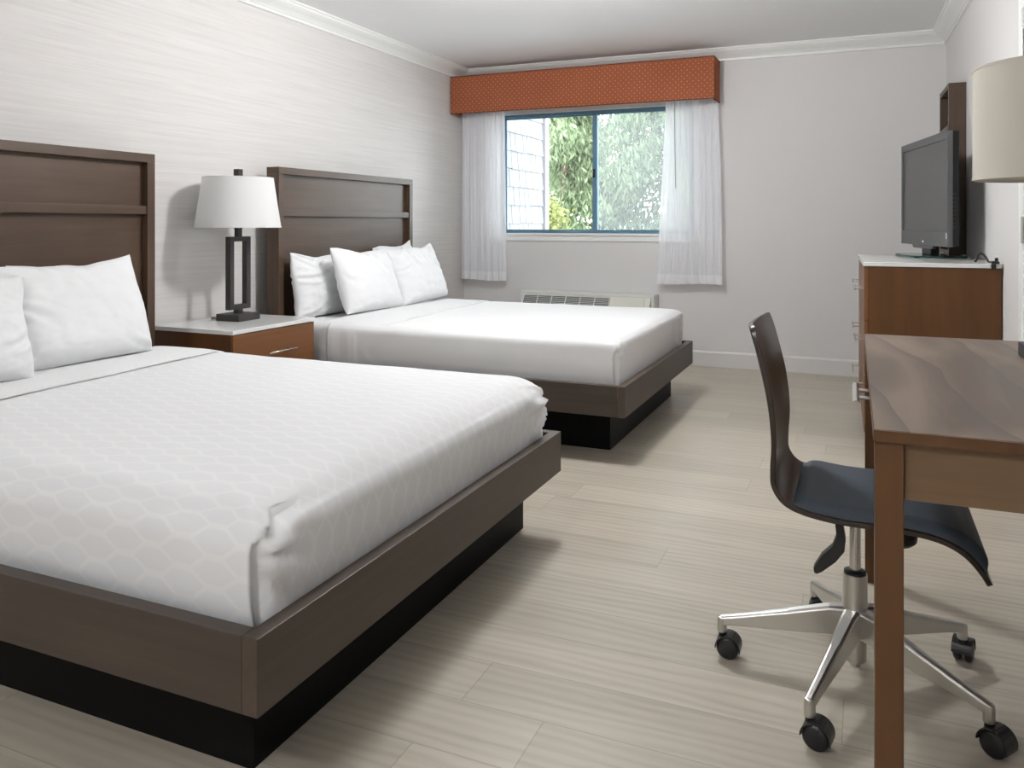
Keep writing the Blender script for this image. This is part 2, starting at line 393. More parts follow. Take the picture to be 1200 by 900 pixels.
# ------------------------------------------------------------------ window
win = bpy.data.objects.new('window_1', None); C.objects.link(win); win.location = (1.21, YW, WZ0); struct(win, 'blue framed sliding window')
WL = win.location
def wobj(name, bm, mat, **k): return obj(name, rel(bm, WL), mat, win, **k)
F0, F1 = YW+.035, YW+.105
bm = bmesh.new()
B(bm, WX0, WX1, F0, F1, WZ1-.03, WZ1); B(bm, WX0, WX1, F0, F1, WZ0+.012, WZ0+.030)
B(bm, WX0, WX0+.026, F0, F1, WZ0+.030, WZ1-.03); B(bm, WX1-.026, WX1, F0, F1, WZ0+.030, WZ1-.03)
wobj('window_frame', bm, M['blue'], bevel=.003)
CXW = 1.216
def sash(x0, x1, ya, yb, name, w=.026, wr=None, wl=None):
    bm = bmesh.new(); z0, z1 = WZ0+.030, WZ1-.03; wr = wr or w; wl = wl or w
    B(bm, x0, x1, ya, yb, z1-.010, z1); B(bm, x0, x1, ya, yb, z0, z0+.012)
    B(bm, x0, x0+wl, ya, yb, z0+.012, z1-.010); B(bm, x1-wr, x1, ya, yb, z0+.012, z1-.010)
    s = wobj(name, bm, M['blue'], bevel=.002)
    g = box(x0+wl, x1-wr, (ya+yb)/2-.003, (ya+yb)/2+.003, z0+.012, z1-.010)
    obj('pane', rel(g, WL), M['glass'], s)
    return s
sash(WX0+.026, CXW+.026, F0+.04, F0+.062, 'fixed_sash', .02, wr=.046)
sr = sash(CXW-.012, WX1-.026, F0+.008, F0+.034, 'sliding_sash', .022, wl=.040)
bm = box(CXW+.028, WX1-.03, F1-.004, F1-.003, WZ0+.03, WZ1-.03)
wobj('insect_screen', bm, M['screenmesh'])
bm = bmesh.new(); B(bm, CXW-.006, CXW+.012, F0-.006, F0+.008, 1.53, 1.605); B(bm, CXW-.002, CXW+.006, F0-.014, F0-.006, 1.55, 1.59)
obj('latch', rel(bm, WL), M['plastic'], sr, bevel=.002)
bm = bmesh.new()
B(bm, WX0-.03, WX1+.03, YW-.028, YW+.035, WZ0-.008, WZ0+.012); B(bm, WX0-.02, WX1+.02, YW-.014, YW-.001, WZ0-.055, WZ0-.008)
wobj('window_sill', bm, M['trim'], bevel=.003)
bm = bmesh.new()
B(bm, WX0-.055, WX0, YW-.012, YW-.001, WZ0+.012, WZ1+.06); B(bm, WX1, WX1+.055, YW-.012, YW-.001, WZ0+.012, WZ1+.06)
B(bm, WX0, WX1, YW-.012, YW-.001, WZ1, WZ1+.06)
B(bm, WX0, WX1, YW-.012, F0, WZ1-.004, WZ1); B(bm, WX0-.004+.004, WX0+.004, YW-.012, F0, WZ0+.012, WZ1-.004); B(bm, WX1-.004, WX1, YW-.012, F0, WZ0+.012, WZ1-.004)
wobj('window_casing', bm, M['trim'])

# ------------------------------------------------------------------ valance
vl = thing('window_valance', 'rust red box valance dotted with pale specks above the window', 'valance', (1.145, 6.42, 2.25))
L_ = vl.location
VX0, VX1, VY, VZ0, VZ1 = .012, 2.278, 6.285, 2.098, 2.418
bm = bmesh.new()
B(bm, VX0, VX1, VY, VY+.018, VZ0, VZ1); B(bm, VX0, VX0+.018, VY+.018, YW-.017, VZ0, VZ1); B(bm, VX1-.018, VX1, VY+.018, YW-.017, VZ0, VZ1)
B(bm, VX0+.018, VX1-.018, VY+.018, YW-.017, VZ1-.018, VZ1)
obj('valance_box', rel(bm, L_), M['valance'], vl, bevel=.004)
bm = bmesh.new()
for z in (VZ0, VZ1):
    tube(bm, [(VX0, VY, z), (VX1, VY, z), (VX1, VY+.001, z), (VX1, YW-.02, z)], .0045, 8)
obj('piping', rel(bm, L_), M['piping'], vl)

# ------------------------------------------------------------------ sheer curtains
def curtain(name, label, xt0, xt1, xb0, xb1, zb, seed, bulge, nf, wand=None):
    cx = (xt0+xt1)/2
    root = thing(name, label, 'curtain', (cx, 6.44, zb), 0, 'sheer curtains at the window')
    rl = root.location
    nu, nv = 150, 60
    zt = 2.36
    def P(a, t):   # a across, t 0 bottom..1 top
        z = zb + (zt-zb)*t
        s = t
        x0 = xb0+(xt0-xb0)*s; x1 = xb1+(xt1-xb1)*s
        b = bulge*math.sin(PI*min(1, s*1.05))*.5
        x0 -= b*.4 if bulge < 0 else 0; x1 += bulge*math.sin(PI*s)
        x = x0+(x1-x0)*a
        ph = a*nf*2*PI + 1.1*nz(a*3, seed, t*.6) + seed
        amp = .010*(.55+.45*(1-t)) * (0.6+.8*abs(nz(a*4, seed*2, .3)))
        y = 6.455 + amp*math.sin(ph) + .003*math.sin(ph*2.3+t*2) - .012*(1-t)
        x += .004*math.cos(ph)
        z2 = z + (.006*math.sin(a*5+seed) if t == 0 else 0)
        return Vector((x, y, z2)) - rl
    def sheet(t0, t1, n):
        bm = bmesh.new()
        g = [[bm.verts.new(P(i/nu, t0+(t1-t0)*j/n)) for i in range(nu+1)] for j in range(n+1)]
        for j in range(n):
            for i in range(nu): bm.faces.new([g[j][i], g[j][i+1], g[j+1][i+1], g[j+1][i]])
        return bm
    th = .075/(zt-zb)
    obj('sheer_panel', sheet(th, 1, nv), M['sheer'], root, smooth=True)
    obj('hem_band', sheet(0, th, 4), M['hem'], root, smooth=True)
    if wand:
        bm = bmesh.new(); tube(bm, [Vector((wand, 6.40, 2.30))-rl, Vector((wand+.012, 6.405, 1.42))-rl], .0035, 8)
        obj('curtain_wand', bm, plain('grey_wand', (.30, .31, .33), .4), root)
        bm = bmesh.new(); tube(bm, [Vector((wand, 6.40, 2.30))-rl, Vector((wand+.01, 6.43, 2.345))-rl], .003, 8)
    return root
c1 = curtain('sheer_curtain', 'short sheer white curtain beside the bed wall corner, left of the window', .045, .455, .038, .485, .645, 1.3, 0.0, 6.3)
c2 = curtain('sheer_curtain', 'wider sheer white curtain at the right end of the window, with a thin grey wand', 1.885, 2.262, 1.80, 2.312, .660, 4.1, .012, 7.2, wand=1.945)
# traverse rod hidden under the valance carries the curtains
tr_ = thing('curtain_track', 'white curtain rail hidden behind the rust valance', 'curtain rail', (1.145, 6.46, 2.36))
bm = box(-1.11, 1.11, -.012, .012, 0, .022); obj('rail', bm, M['trim'], tr_, bevel=.002)
for x in (-1.0, 0, 1.0): obj('rail_bracket', box(x-.01, x+.01, .012, .105, .004, .018), M['trim'], tr_)

# ------------------------------------------------------------------ PTAC unit
pt = thing('air_conditioner', 'ivory wall air conditioner with grey louvres under the window, behind the far bed', 'air conditioner', (1.205, YW, 0))
rl = pt.location
X0, X1 = .628, 1.785
bm = bmesh.new()
B(bm, X0, X1, YW-.17, YW-.015, .0, .02); B(bm, X0, X0+.022, YW-.17, YW-.015, .02, .545); B(bm, X1-.022, X1, YW-.17, YW-.015, .02, .545); B(bm, X0, X1, YW-.17, YW-.015, .545, .565)
obj('wall_sleeve', rel(bm, rl), M['ptacw'], pt, bevel=.003)
bm = bmesh.new()
prism(bm, [(YW-.02, .021), (YW-.235, .021), (YW-.24, .455), (YW-.176, .538), (YW-.171, .544), (YW-.02, .544)], 'x', X0+.024, X1-.024)
obj('front_cover', rel(bm, rl), M['ptac'], pt, bevel=.004)
# discharge grille on the slope and top
bm = bmesh.new(); gx0, gx1 = X0+.045, X0+.80
sl = math.atan2(.083, .064)
def S(u, h):  # point along slope: u 0..1 from low edge, h height off slope
    return (YW-.24+.064*u - h*math.sin(sl), .455+.083*u + h*math.cos(sl))
prism(bm, [S(.06, .001), S(.94, .001), S(.94, .004), S(.06, .004)], 'x', gx0, gx1)
obj('grille_recess', rel(bm, rl), M['grille'], pt)
bm = bmesh.new()
for k in range(7):
    u = .1+.8*k/6
    prism(bm, [S(u-.018, .004), S(u+.018, .004), S(u+.018, .010), S(u-.018, .010)], 'x', gx0, gx1)
for k in range(7):
    x = gx0+(gx1-gx0)*k/6
    prism(bm, [S(.04, .004), S(.96, .004), S(.96, .013), S(.04, .013)], 'x', x-.003, x+.003)
obj('louvre_grille', rel(bm, rl), M['ptacw'], pt)
bm = bmesh.new()
prism(bm, [S(.06, .001), S(.95, .001), S(.95, .007), S(.06, .007)], 'x', gx1+.03, X1-.07)
obj('control_flap', rel(bm, rl), M['ptac'], pt, bevel=.002)

# ------------------------------------------------------------------ beds
def soft_box(x0, x1, y0, y1, z0, z1, r, step, disp, rx=None, vsharp=5.0, head_open=True):
    """rounded soft block; returns bm"""
    bm = bmesh.new(); rx = rx or r
    UL = bm.verts.layers.float_vector.new('unfolded')
    nx, ny, nzz = int((x1-x0)/step), int((y1-y0)/step), max(4, int((z1-z0)/(step*.7)))
    def mapp(p):
        x, y, z = p
        cx = min(max(x, x0+.02), x1-rx); cy = min(max(y, y0+r), y1-r); cz = min(z, z1-r)
        qx, qy, qz = (x-cx)/rx, (y-cy)/r, (z-cz)/r
        if x < cx: qx = 0
        h = (abs(qx)**vsharp+abs(qy)**vsharp)**(1/vsharp)
        n = math.sqrt(h*h+qz*qz) or 1
        m = max(abs(qx), abs(qy), abs(qz)) or 1
        f = m/n
        X = cx + qx*rx*f if x >= cx else x
        v = Vector((X, cy+qy*r*f, cz+qz*r*f))
        # normal estimate
        N_ = Vector((qx, qy, qz)); N_ = N_.normalized() if N_.length > 0 else Vector((0, 0, 1))
        return disp(v, N_)
    def grid(fn, na, nb, uf=0):
        g = [[bm.verts.new(mapp(fn(i/na, j/nb))) for j in range(nb+1)] for i in range(na+1)]
        for i in range(na+1):
            for j in range(nb+1):
                x, y, z = fn(i/na, j/nb); d = z1-z
                if uf == 0: q = (x, y, 0)
                elif uf == 1: q = (x, y-d, 0)
                elif uf == 2: q = (x, y+d, 0)
                else: q = (x+d, y, 0)
                g[i][j][UL] = q
        for i in range(na):
            for j in range(nb): bm.faces.new([g[i][j], g[i+1][j], g[i+1][j+1], g[i][j+1]])
    grid(lambda a, b: (x0+(x1-x0)*a, y0+(y1-y0)*b, z1), nx, ny, 0)
    grid(lambda a, b: (x0+(x1-x0)*a, y0, z0+(z1-z0)*b), nx, nzz, 1)
    grid(lambda a, b: (x0+(x1-x0)*a, y1, z0+(z1-z0)*b), nx, nzz, 2)
    grid(lambda a, b: (x1, y0+(y1-y0)*a, z0+(z1-z0)*b), ny, nzz, 3)
    grid(lambda a, b: (x0, y0+(y1-y0)*a, z0+(z1-z0)*b), ny, nzz)
    grid(lambda a, b: (x0+(x1-x0)*a, y0+(y1-y0)*b, z0), 6, 6)
    bmesh.ops.remove_doubles(bm, verts=bm.verts, dist=.0004)
    return bm

def sstep(a, b, x):
    t = min(1, max(0, (x-a)/(b-a))); return t*t*(3-2*t)

def bed(label, a, b, hb_y0, hb_y1, pa, pb, my0, my1, mx1, dmat, kind):
    root = thing('platform_bed', label, 'bed', (1.2, (a+b)/2, 0), 0, 'queen beds with headboards'); rl = root.location
    XF, ZT, ZB = 2.292, .37, .2235
    def ob(name, bm, mat, par=None, **k):
        return obj(name, rel(bm, rl), mat, par or root, **k)
    # platform frame rails (box rim with an inner deck)
    t = .036
    ob('foot_rail', box(XF-t, XF, a, b, ZB, ZT), M['bedwood'], bevel=.0015)
    ob('side_rail', box(.185, XF-t-.0005, a, a+t, ZB, ZT), M['bedwoodx'], bevel=.0015)
    ob('side_rail', box(.185, XF-t-.0005, b-t, b, ZB, ZT), M['bedwoodx'], bevel=.0015)
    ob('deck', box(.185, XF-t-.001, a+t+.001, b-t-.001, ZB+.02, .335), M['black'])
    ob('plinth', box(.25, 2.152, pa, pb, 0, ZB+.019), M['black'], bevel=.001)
    # headboard
    h0, h1, hz = .09, .18, 1.473
    w = .045
    hb = ob('headboard', box(h0+.008, h1-.034, hb_y0+w-.004, hb_y1-w+.004, .06, hz-.04), M['hbwood'])
    ob('frame_post', box(h0, h1, hb_y0, hb_y0+w, 0, hz-.042), M['hbwoodz'], hb, bevel=.0015)
    ob('frame_post', box(h0, h1, hb_y1-w, hb_y1, 0, hz-.042), M['hbwoodz'], hb, bevel=.0015)
    ob('top_rail', box(h0, h1, hb_y0, hb_y1, hz-.0415, hz), M['hbwood'], hb, bevel=.0015)
    ob('middle_rail', box(h1-.033, h1-.006, hb_y0+w+.001, hb_y1-w-.001, 1.183, 1.224), M['hbwood'], hb, bevel=.0015)
    # mattress with fitted sheet (head part is seen)
    def dm(v, n):
        k = sstep(.5, .40, v.z)*sstep(.9, .6, v.x)
        return v + n*(.003*nz(v.x, v.y, v.z, 9) + k*.006*math.sin(v.z*90+4*nz(v.x*6, 0, v.z*4)))
    bm = soft_box(.20, mx1-.03, my0+.014, my1-.014, .336, .574, .05, .03, dm)
    ob('mattress', bm, M['sheet'], smooth=True)
    # duvet
    X_0 = .60 if kind == 1 else .565
    x1, y0, y1, z1 = mx1, my0, my1, .585
    r = .085 if kind == 1 else .048
    rx = .13 if kind == 1 else .06
    def dd(v, n):
        x, y, z = v; o = Vector((0, 0, 0))
        # gentle puff on the top, softer at edges
        cx, cy = (x-X_0)/(x1-X_0), (y-y0)/(y1-y0)
        if n.z > .5:
            o.z += .010*(4*cy*(1-cy))**.5*(1 if cx < .9 else sstep(1.0, .9, cx)) - .004
            o.z += .0035*nz(x, y, 0, 3.2) + .0015*nz(x+9, y, 0, 9)
        side = abs(n.y) > .7; foot = n.x > .7
        if foot:
            # lower edge tucked in, faint vertical ripples
            o.x -= (.014 if kind == 1 else .008)*sstep(.50, .36, z)
            o.x += .004*nz(0, y*7, z*2) + .0022*nz(3, y*22, z*3)*sstep(.36, .5, z)
            cyd = y-y0; fr = y1-y
            for dc in (cyd, fr):
                if dc < .24:
                    near = sstep(.24, .03, dc)
                    # pleat crease right at the corner, bulging just beyond it
                    o.x -= (.034 if kind == 1 else .022)*sstep(.030, .006, dc)*sstep(.545, .50, z)
                    o.x += (.016 if kind == 1 else .006)*math.exp(-((dc-.065)/.04)**2)*sstep(.56, .48, z)
                    # folds fanning from the crease
                    ang = math.atan2(z-.50, dc+.02)
                    o.x += (.0085 if kind == 1 else .003)*near*(math.sin(ang*11.0+1.2+3*nz(y*5, z*5, 1))+.6*math.sin(ang*19+dc*30))*sstep(.34, .40, z)*sstep(0.004, .03, dc)
        if side:
            d = -1 if n.y < 0 else 1
            o.y += d*(.004*nz(x*3, 5, z*5) + .002*nz(x*9, 2, z*7) + .006*sstep(.36, .48, z) - .004)
            o.y -= d*.010*sstep(.40, .345, z)
            if kind == 2 and d < 0:
                o.y += -.0050*(.5+.5*math.sin((x-.565)*185+2*nz(x*4, z*2, 3)))*sstep(.80, .74, x)*sstep(.56, .50, z) - .003*sstep(.775, .76, x)*sstep(.56, .5, z)
                o.y += -.0015*math.sin(x*55+2*nz(x*4, z*3, 1))*sstep(.95, .72, x)
                o.y += -.003*math.exp(-(((x-.78)*1.0+(z-.46)*.9)/.02)**2)*sstep(.48, .40, z)
            if kind == 1 and d < 0:
                o.y += -.006*sstep(1.9, 2.2, x)*sstep(.55, .5, z) + .003*nz(x*2.2+z*4, 7, z*2)
                o.z += -.012*sstep(1.6, 2.24, x)*sstep(.42, .345, z) + .006*sstep(.42, .345, z)*math.sin(x*6)
        # soft diagonal at the corner top
        return v + o
    bm = soft_box(X_0, x1, y0, y1, .345, z1, r, .0145, dd, rx, 8.0)
    dv = ob('duvet', bm, dmat, smooth=True)
    # folded-back hem band on top
    bm = bmesh.new()
    n1, n2 = 60, 12
    hx = (lambda y: .872-.085*(y-my0-.4)) if kind == 1 else (lambda y: .93-.06*(y-my0-.4))
    xs0 = .44 if kind == 1 else .52
    lay = []
    drop = .07 if kind == 1 else .0
    ys = []
    for k in range(n1+1):
        ys.append((my0+(my1-my0)*k/n1) if kind == 1 else (my0+.012+(my1-my0-.024)*k/n1))
    def top(y, x):
        cy = (y-my0)/(my1-my0); e = min(y-my0, my1-y)
        zz = .585+.010*(max(0, 4*cy*(1-cy)))**.5 - .004 + .0035*nz(x, y, 0, 3.2)
        if e < r: zz = .585 - r + math.sqrt(max(0, r*r-(r-e)**2)) - .003
        return zz
    up = []; dn = []
    for k, y in enumerate(ys):
        rowu, rowd = [], []
        yo = y
        e = min(y-my0, my1-y)
        if kind == 1 and k == 0: yo = my0-.008
        if kind == 1 and k == n1: yo = my1+.008
        for j in range(n2+1):
            x = xs0+(hx(y)-xs0)*j/n2
            lift = (.013 if kind == 1 else .008)*(1-.25*(2*j/n2-1)**6)
            zb_ = top(y, x)
            if k in (0, n1): zb_ -= .012 if kind == 1 else .016
            elif kind == 2 and k in (1, n1-1): zb_ -= .006
            rowu.append(bm.verts.new((x, yo, zb_+lift+.002*nz(x*5, y*5, 2)))); rowd.append(bm.verts.new((x, yo, zb_+(.0035 if j >= n2-1 and kind == 1 else -.008))))
        up.append(rowu); dn.append(rowd)
    for k in range(n1):
        for j in range(n2):
            bm.faces.new([up[k][j], up[k+1][j], up[k+1][j+1], up[k][j+1]]); bm.faces.new([dn[k][j], dn[k][j+1], dn[k+1][j+1], dn[k+1][j]])
        bm.faces.new([up[k][0], dn[k][0], dn[k+1][0], up[k+1][0]]); bm.faces.new([up[k][n2], up[k+1][n2], dn[k+1][n2], dn[k][n2]])
    for j in range(n2):
        bm.faces.new([up[0][j], up[0][j+1], dn[0][j+1], dn[0][j]]); bm.faces.new([up[n1][j], dn[n1][j], dn[n1][j+1], up[n1][j+1]])
    ob('turned_down_sheet', bm, M['sheet'], smooth=True).data.set_sharp_from_angle(angle=.9)
    return root

bed1 = bed('near queen bed with a dark headboard and geometric patterned white duvet', 1.186, 2.827, 1.22, 2.909, 1.335, 2.80, 1.236, 2.775, 2.255, M['duvet'], 1)
bed2 = bed('far queen bed nearest the window with a plain smooth white cover', 3.702, 5.358, 3.813, 5.352, 3.935, 5.34, 3.752, 5.305, 2.242, M['sheet'], 2)

# ------------------------------------------------------------------ pillows
def pillow(label, y, zbase, W, H, T, lean, yaw, roll, seed, xbase, group, flop=0.0):
    bm = bmesh.new(); n = 64
    s = seed*3.7
    rnd = random.Random(seed)
    folds = []
    for k in range(9):      # creases: corner-rooted lines (a0,b0,dir,len,depth)
        ca, cb = rnd.choice([(-1, 1), (1, 1), (-1, -1), (1, -1), (-1, .2), (1, -.1), (.2, 1), (-.3, 1)])
        folds.append((ca, cb, math.atan2(-cb, -ca)+rnd.uniform(-.75, .75), rnd.uniform(.35, .9), rnd.uniform(.004, .010)))
    def P(a, b, side):
        pa = .045; pb = .10 if b > 0 else .015
        yy = W/2*a*(1-pa*(1-b*b)*abs(a)); zz = H/2*b*(1-pb*(1-a*a)*abs(b))
        zz += .020*nz(a*1.9, s, b*.3)*(abs(b) if b > 0 else 0); yy += .009*nz(b*2.1, s+5, a*.4)*abs(a)
        ea = max(0, 1-abs(a)**3.2); eb = max(0, 1-abs(b)**3.0)
        m = min(ea, eb)
        th = T/2*(ea**.5)*(eb**.5)*(1-.30*b)
        if m > 0:
            w = .006*nz(a*4+s, b*4, side) + .0025*nz(a*11, b*11, s+side)
            for ca, cb, an, ln, dp in folds:
                da, db = a-ca, b-cb
                u = da*math.cos(an)+db*math.sin(an); v = -da*math.sin(an)+db*math.cos(an) + .08*math.sin(u*4+s)
                if 0 < u < ln*1.3:
                    f = math.exp(-(v/(.035+.05*u))**2)*sstep(ln*1.3, ln*.4, u)
                    w -= dp*f; w += dp*.7*math.exp(-((abs(v)-.10-.05*u)/.05)**2)*sstep(ln*1.3, ln*.4, u)
            th += w*min(1, 4*m)
        x = side*th + flop*(b*b)*(.5 if b > 0 else 0) + .012*nz(a*1.3, b*1.3, s+2)
        return Vector((x, yy, zz + H/2))
    gs = []
    def warp(i):
        t = 2*i/n-1
        return math.copysign(1-(1-abs(t))**1.4, t) if t else 0.0
    for side in (1, -1):
        g = [[None]*(n+1) for _ in range(n+1)]
        for i in range(n+1):
            for j in range(n+1):
                if side == -1 and (i in (0, n) or j in (0, n)): g[i][j] = gs[0][i][j]
                else: g[i][j] = bm.verts.new(P(warp(i), warp(j), side))
        gs.append(g)
        for i in range(n):
            for j in range(n): bm.faces.new([g[i][j], g[i+1][j], g[i+1][j+1], g[i][j+1]])
    Rm = Matrix.Rotation(yaw, 4, 'Z') @ Matrix.Rotation(-lean, 4, 'Y') @ Matrix.Rotation(roll, 4, 'X')
    bmesh.ops.transform(bm, matrix=Rm, verts=bm.verts)
    mz = min(v.co.z for v in bm.verts)
    # the bottom settles flat on the bed
    for v in bm.verts:
        v.co.z -= mz
        if v.co.z < .014: v.co.z = .008+.43*v.co.z
    o = obj('pillow', bm, M['pillow'], smooth=True); o.location = (xbase, y, zbase-.006)
    o['label'] = label; o['category'] = 'pillow'; o['group'] = group
    return o
D = math.radians
g1, g2 = 'pillows on the near bed', 'pillows on the far bed'
pillow('white pillow leaning at the near bed headboard, behind the front right one', 2.45, .578, .62, .415, .13, D(9), D(2), D(0), 3, .265, g1)
pillow('large white pillow at the front right of the near bed', 2.235, .594, .63, .415, .18, D(18), D(-2), D(1.5), 11, .55, g1)
pillow('white pillow cut by the left picture edge, standing in front on the near bed', 1.625, .594, .66, .37, .18, D(18), D(-4), D(-3), 23, .62, g1)
pillow('back left white pillow on the far bed, next to the nightstand', 4.15, .578, .60, .395, .14, D(8), D(0), D(0), 5, .285, g2)
pillow('back right white pillow on the far bed, mostly hidden', 5.035, .574, .52, .415, .12, D(8), D(0), D(4), 8, .265, g2)
pillow('front left white pillow on the far bed, with a raised left corner', 4.305, .594, .60, .41, .17, D(19), D(0), D(-1.5), 17, .53, g2)
pillow('front right white pillow on the far bed, nearest the window', 4.925, .594, .60, .40, .17, D(18), D(-2), D(3), 29, .53, g2)

# ------------------------------------------------------------------ nightstand
ns = thing('nightstand', 'brown wooden nightstand with white stone top between the beds', 'nightstand', (.28, 3.35, 0))
rl = ns.location
bm = box(.016, .549, 3.032, 3.668, .603, .6235); obj('stone_top', rel(bm, rl), M['quartz'], ns, bevel=.002)
bm = bmesh.new(); B(bm, .02, .525, 3.038, 3.056, .372, .6025); B(bm, .02, .525, 3.644, 3.662, .372, .6025); B(bm, .02, .525, 3.056, 3.644, .372, .39); B(bm, .02, .038, 3.056, 3.644, .39, .6025)
obj('cabinet', rel(bm, rl), M['brownx'], ns, bevel=.001)
bm = box(.527, .545, 3.038, 3.662, .375, .599); dr = obj('drawer', rel(bm, rl), M['brown'], ns, bevel=.0015)
bm = bmesh.new(); tube(bm, [(.577, 3.26, .485), (.577, 3.475, .485)], .005, 12)
for y in (3.30, 3.435): tube(bm, [(.544, y, .485), (.577, y, .485)], .004, 10)
obj('handle', rel(bm, rl), M['chrome'], dr, smooth=True)
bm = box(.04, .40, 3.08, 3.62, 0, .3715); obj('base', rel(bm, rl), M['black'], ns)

# ------------------------------------------------------------------ table lamps
def table_lamp(label, loc, rotz, shade_prof, shade_mat, cord):
    t = thing('table_lamp', label, 'table lamp', loc, rotz)
    bm = box(-.077, .077, -.082, .082, 0, .036); obj('base', bm, M['bronze'], t, bevel=.002)
    bm = bmesh.new(); o, w, d = .078, .015, .017
    z0, z1 = .058, .446
    B(bm, -d, d, -o, -o+2*w, z0, z1); B(bm, -d, d, o-2*w, o, z0, z1); B(bm, -d, d, -o+2*w, o-2*w, z0, z0+.026); B(bm, -d, d, -o+2*w, o-2*w, z1-.026, z1)
    obj('open_frame', bm, M['bronze'], t, bevel=.0015)
    bm = bmesh.new(); B(bm, -.017, .017, -.017, .017, .0362, .058); obj('stem', bm, M['bronze'], t)
    bm = bmesh.new(); B(bm, -.014, .014, -.014, .014, z1, .495)
    lathe(bm, [(.024, .488), (.024, .492)], 24)
    obj('neck', bm, M['bronze'], t)
    bm = bmesh.new(); tube(bm, [(0, 0, .49), (0, 0, .775)], .004, 8)
    zt = shade_prof[-1][1]
    for k in range(3):
        a = 2*PI*k/3+.4; tube(bm, [(0, 0, zt-.012), (shade_prof[-1][0]*math.cos(a)*.985, shade_prof[-1][0]*math.sin(a)*.985, zt-.012)], .0025, 6)
    obj('harp', bm, M['chrome'], t)
    bm = bmesh.new(); B(bm, -.017, .017, -.017, .017, zt-.003, zt+.045); obj('finial', bm, M['bronze'], t, bevel=.001)
    bm = bmesh.new(); lathe(bm, [(.015, .50), (.018, .53), (.03, .57), (.034, .60), (.025, .64), (.005, .655)], 20); obj('bulb', bm, M['trim'], t, smooth=True)
    # shade: outer and inner wall
    bm = bmesh.new(); (r0, a), (r1, b) = shade_prof[0], shade_prof[-1]
    n = 10
    pr = [(r0+(r1-r0)*k/n, a+(b-a)*k/n) for k in range(n+1)]
    full = pr + [(r-.0025, z) for r, z in pr[::-1]] + [pr[0]]
    lathe(bm, full, 72, caps=False); bmesh.ops.remove_doubles(bm, verts=bm.verts, dist=1e-5)
    sh = obj('lamp_shade', bm, shade_mat, t, smooth=True); sh.data.set_sharp_from_angle(angle=.6)
    for (r, z) in (pr[0], pr[-1]):
        bm = bmesh.new()
        s = 1 if z == pr[0][1] else -1
        lathe(bm, [(r+.0012, z), (r+.0012, z+s*.007), (r-.0035, z+s*.007), (r-.0035, z), (r+.0012, z)], 72, caps=False)
        obj('shade_trim', bm, shade_mat, sh, smooth=False)
    if not cord: return t
    bm = bmesh.new(); tube(bm, [(-.077, -.05, .012), (-.10, -.055, .006), (-.16, -.03, .0045), (-.19, .05, .0045)], .003, 8)
    obj('cord', bm, M['plastic'], t, smooth=True)
    return t
table_lamp('bronze table lamp with tapered white shade on the nightstand', (.245, 3.405, .6237), 0, [(.222, .494), (.182, .762)], M['shade'], 1)
table_lamp('drum-shaded cream lamp on the desk, cut by the right picture edge', (3.783, 2.482, .7832), RA, [(.195, .470), (.195, .766)], M['cream'], 0)

# ------------------------------------------------------------------ desk
dk = thing('writing_desk', 'wooden writing desk with swirled walnut top at the right', 'desk', (3.62, 2.2, 0), .0098)
bm = box(-.290, .305, -.660, .660, .762, .783)
dt = obj('desk_top', bm, M['desktop'], dk, bevel=.0015)
bm = bmesh.new(); B(bm, -.2915, .305, -.6625, -.6603, .762, .7815); B(bm, -.2922, -.2903, -.6603, .660, .762, .7815)
obj('edge_band', bm, M['legwood'], dt)
for sx in (0, 1):
    for sy in (0, 1):
        x = -.290+sx*(.595-.046); y = -.655+sy*(1.31-.046)
        obj('leg', box(x, x+.046, y, y+.046, 0, .7618), M['legwood'], dk, bevel=.002)
obj('end_apron', box(-.243, .258, -.640, -.622, .660, .7615), M['apron'], dk, bevel=.001)
obj('end_apron', box(-.243, .258, .622, .640, .660, .7615), M['apron'], dk, bevel=.001)
obj('back_apron', box(.272, .290, -.608, .608, .660, .7615), M['apron'], dk)
dr = obj('drawer', box(-.280, -.262, -.606, .606, .668, .7600), M['legwood'], dk, bevel=.001)
bm = box(-.2615, .27, -.55, .55, .672, .735); obj('drawer_box', bm, M['legwood'], dr)
bm = bmesh.new(); hx = -.318
tube(bm, [(hx, -.115, .712), (hx, .125, .712)], .0085, 16)
for y in (-.035, .06): tube(bm, [(-.280, y, .712), (hx, y, .712)], .005, 10)
obj('handle', bm, M['chrome'], dr, smooth=True).data.set_sharp_from_angle(angle=.7)

# ------------------------------------------------------------------ dresser
ds = thing('dresser', 'brown chest of drawers with white top holding the television', 'dresser', (3.612, 4.98, 0), RA)
hy = .585
bm = box(-.308, .292, -hy, hy, .928, .948); obj('stone_top', bm, M['quartz'], ds, bevel=.0015)
bm = bmesh.new()
B(bm, -.283, .290, -hy+.004, -hy+.022, .06, .9275); B(bm, -.283, .290, hy-.022, hy-.004, .06, .9275); B(bm, -.283, .290, -hy+.022, hy-.022, .06, .08); B(bm, .274, .290, -hy+.022, hy-.022, .08, .9275); B(bm, -.283, .274, -.008, .008, .08, .9275)
obj('cabinet', bm, M['brownx'], ds, bevel=.001)
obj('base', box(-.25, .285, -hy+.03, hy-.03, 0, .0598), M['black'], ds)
for cy_ in (-.2895, .2895):
    for z0, z1, hz in ((.66, .924, .80), (.392, .654, .537), (.10, .386, .278)):
        d_ = obj('drawer', box(-.303, -.2835, cy_-.288, cy_+.288, z0, z1), M['brown'], ds, bevel=.0015)
        bm = bmesh.new(); tube(bm, [(-.342, cy_-.12, hz), (-.342, cy_+.12, hz)], .0055, 12)
        for y in (-.08, .08): tube(bm, [(-.303, cy_+y, hz), (-.342, cy_+y, hz)], .004, 10)
        obj('handle', bm, M['chrome'], d_, smooth=True).data.set_sharp_from_angle(angle=.7)

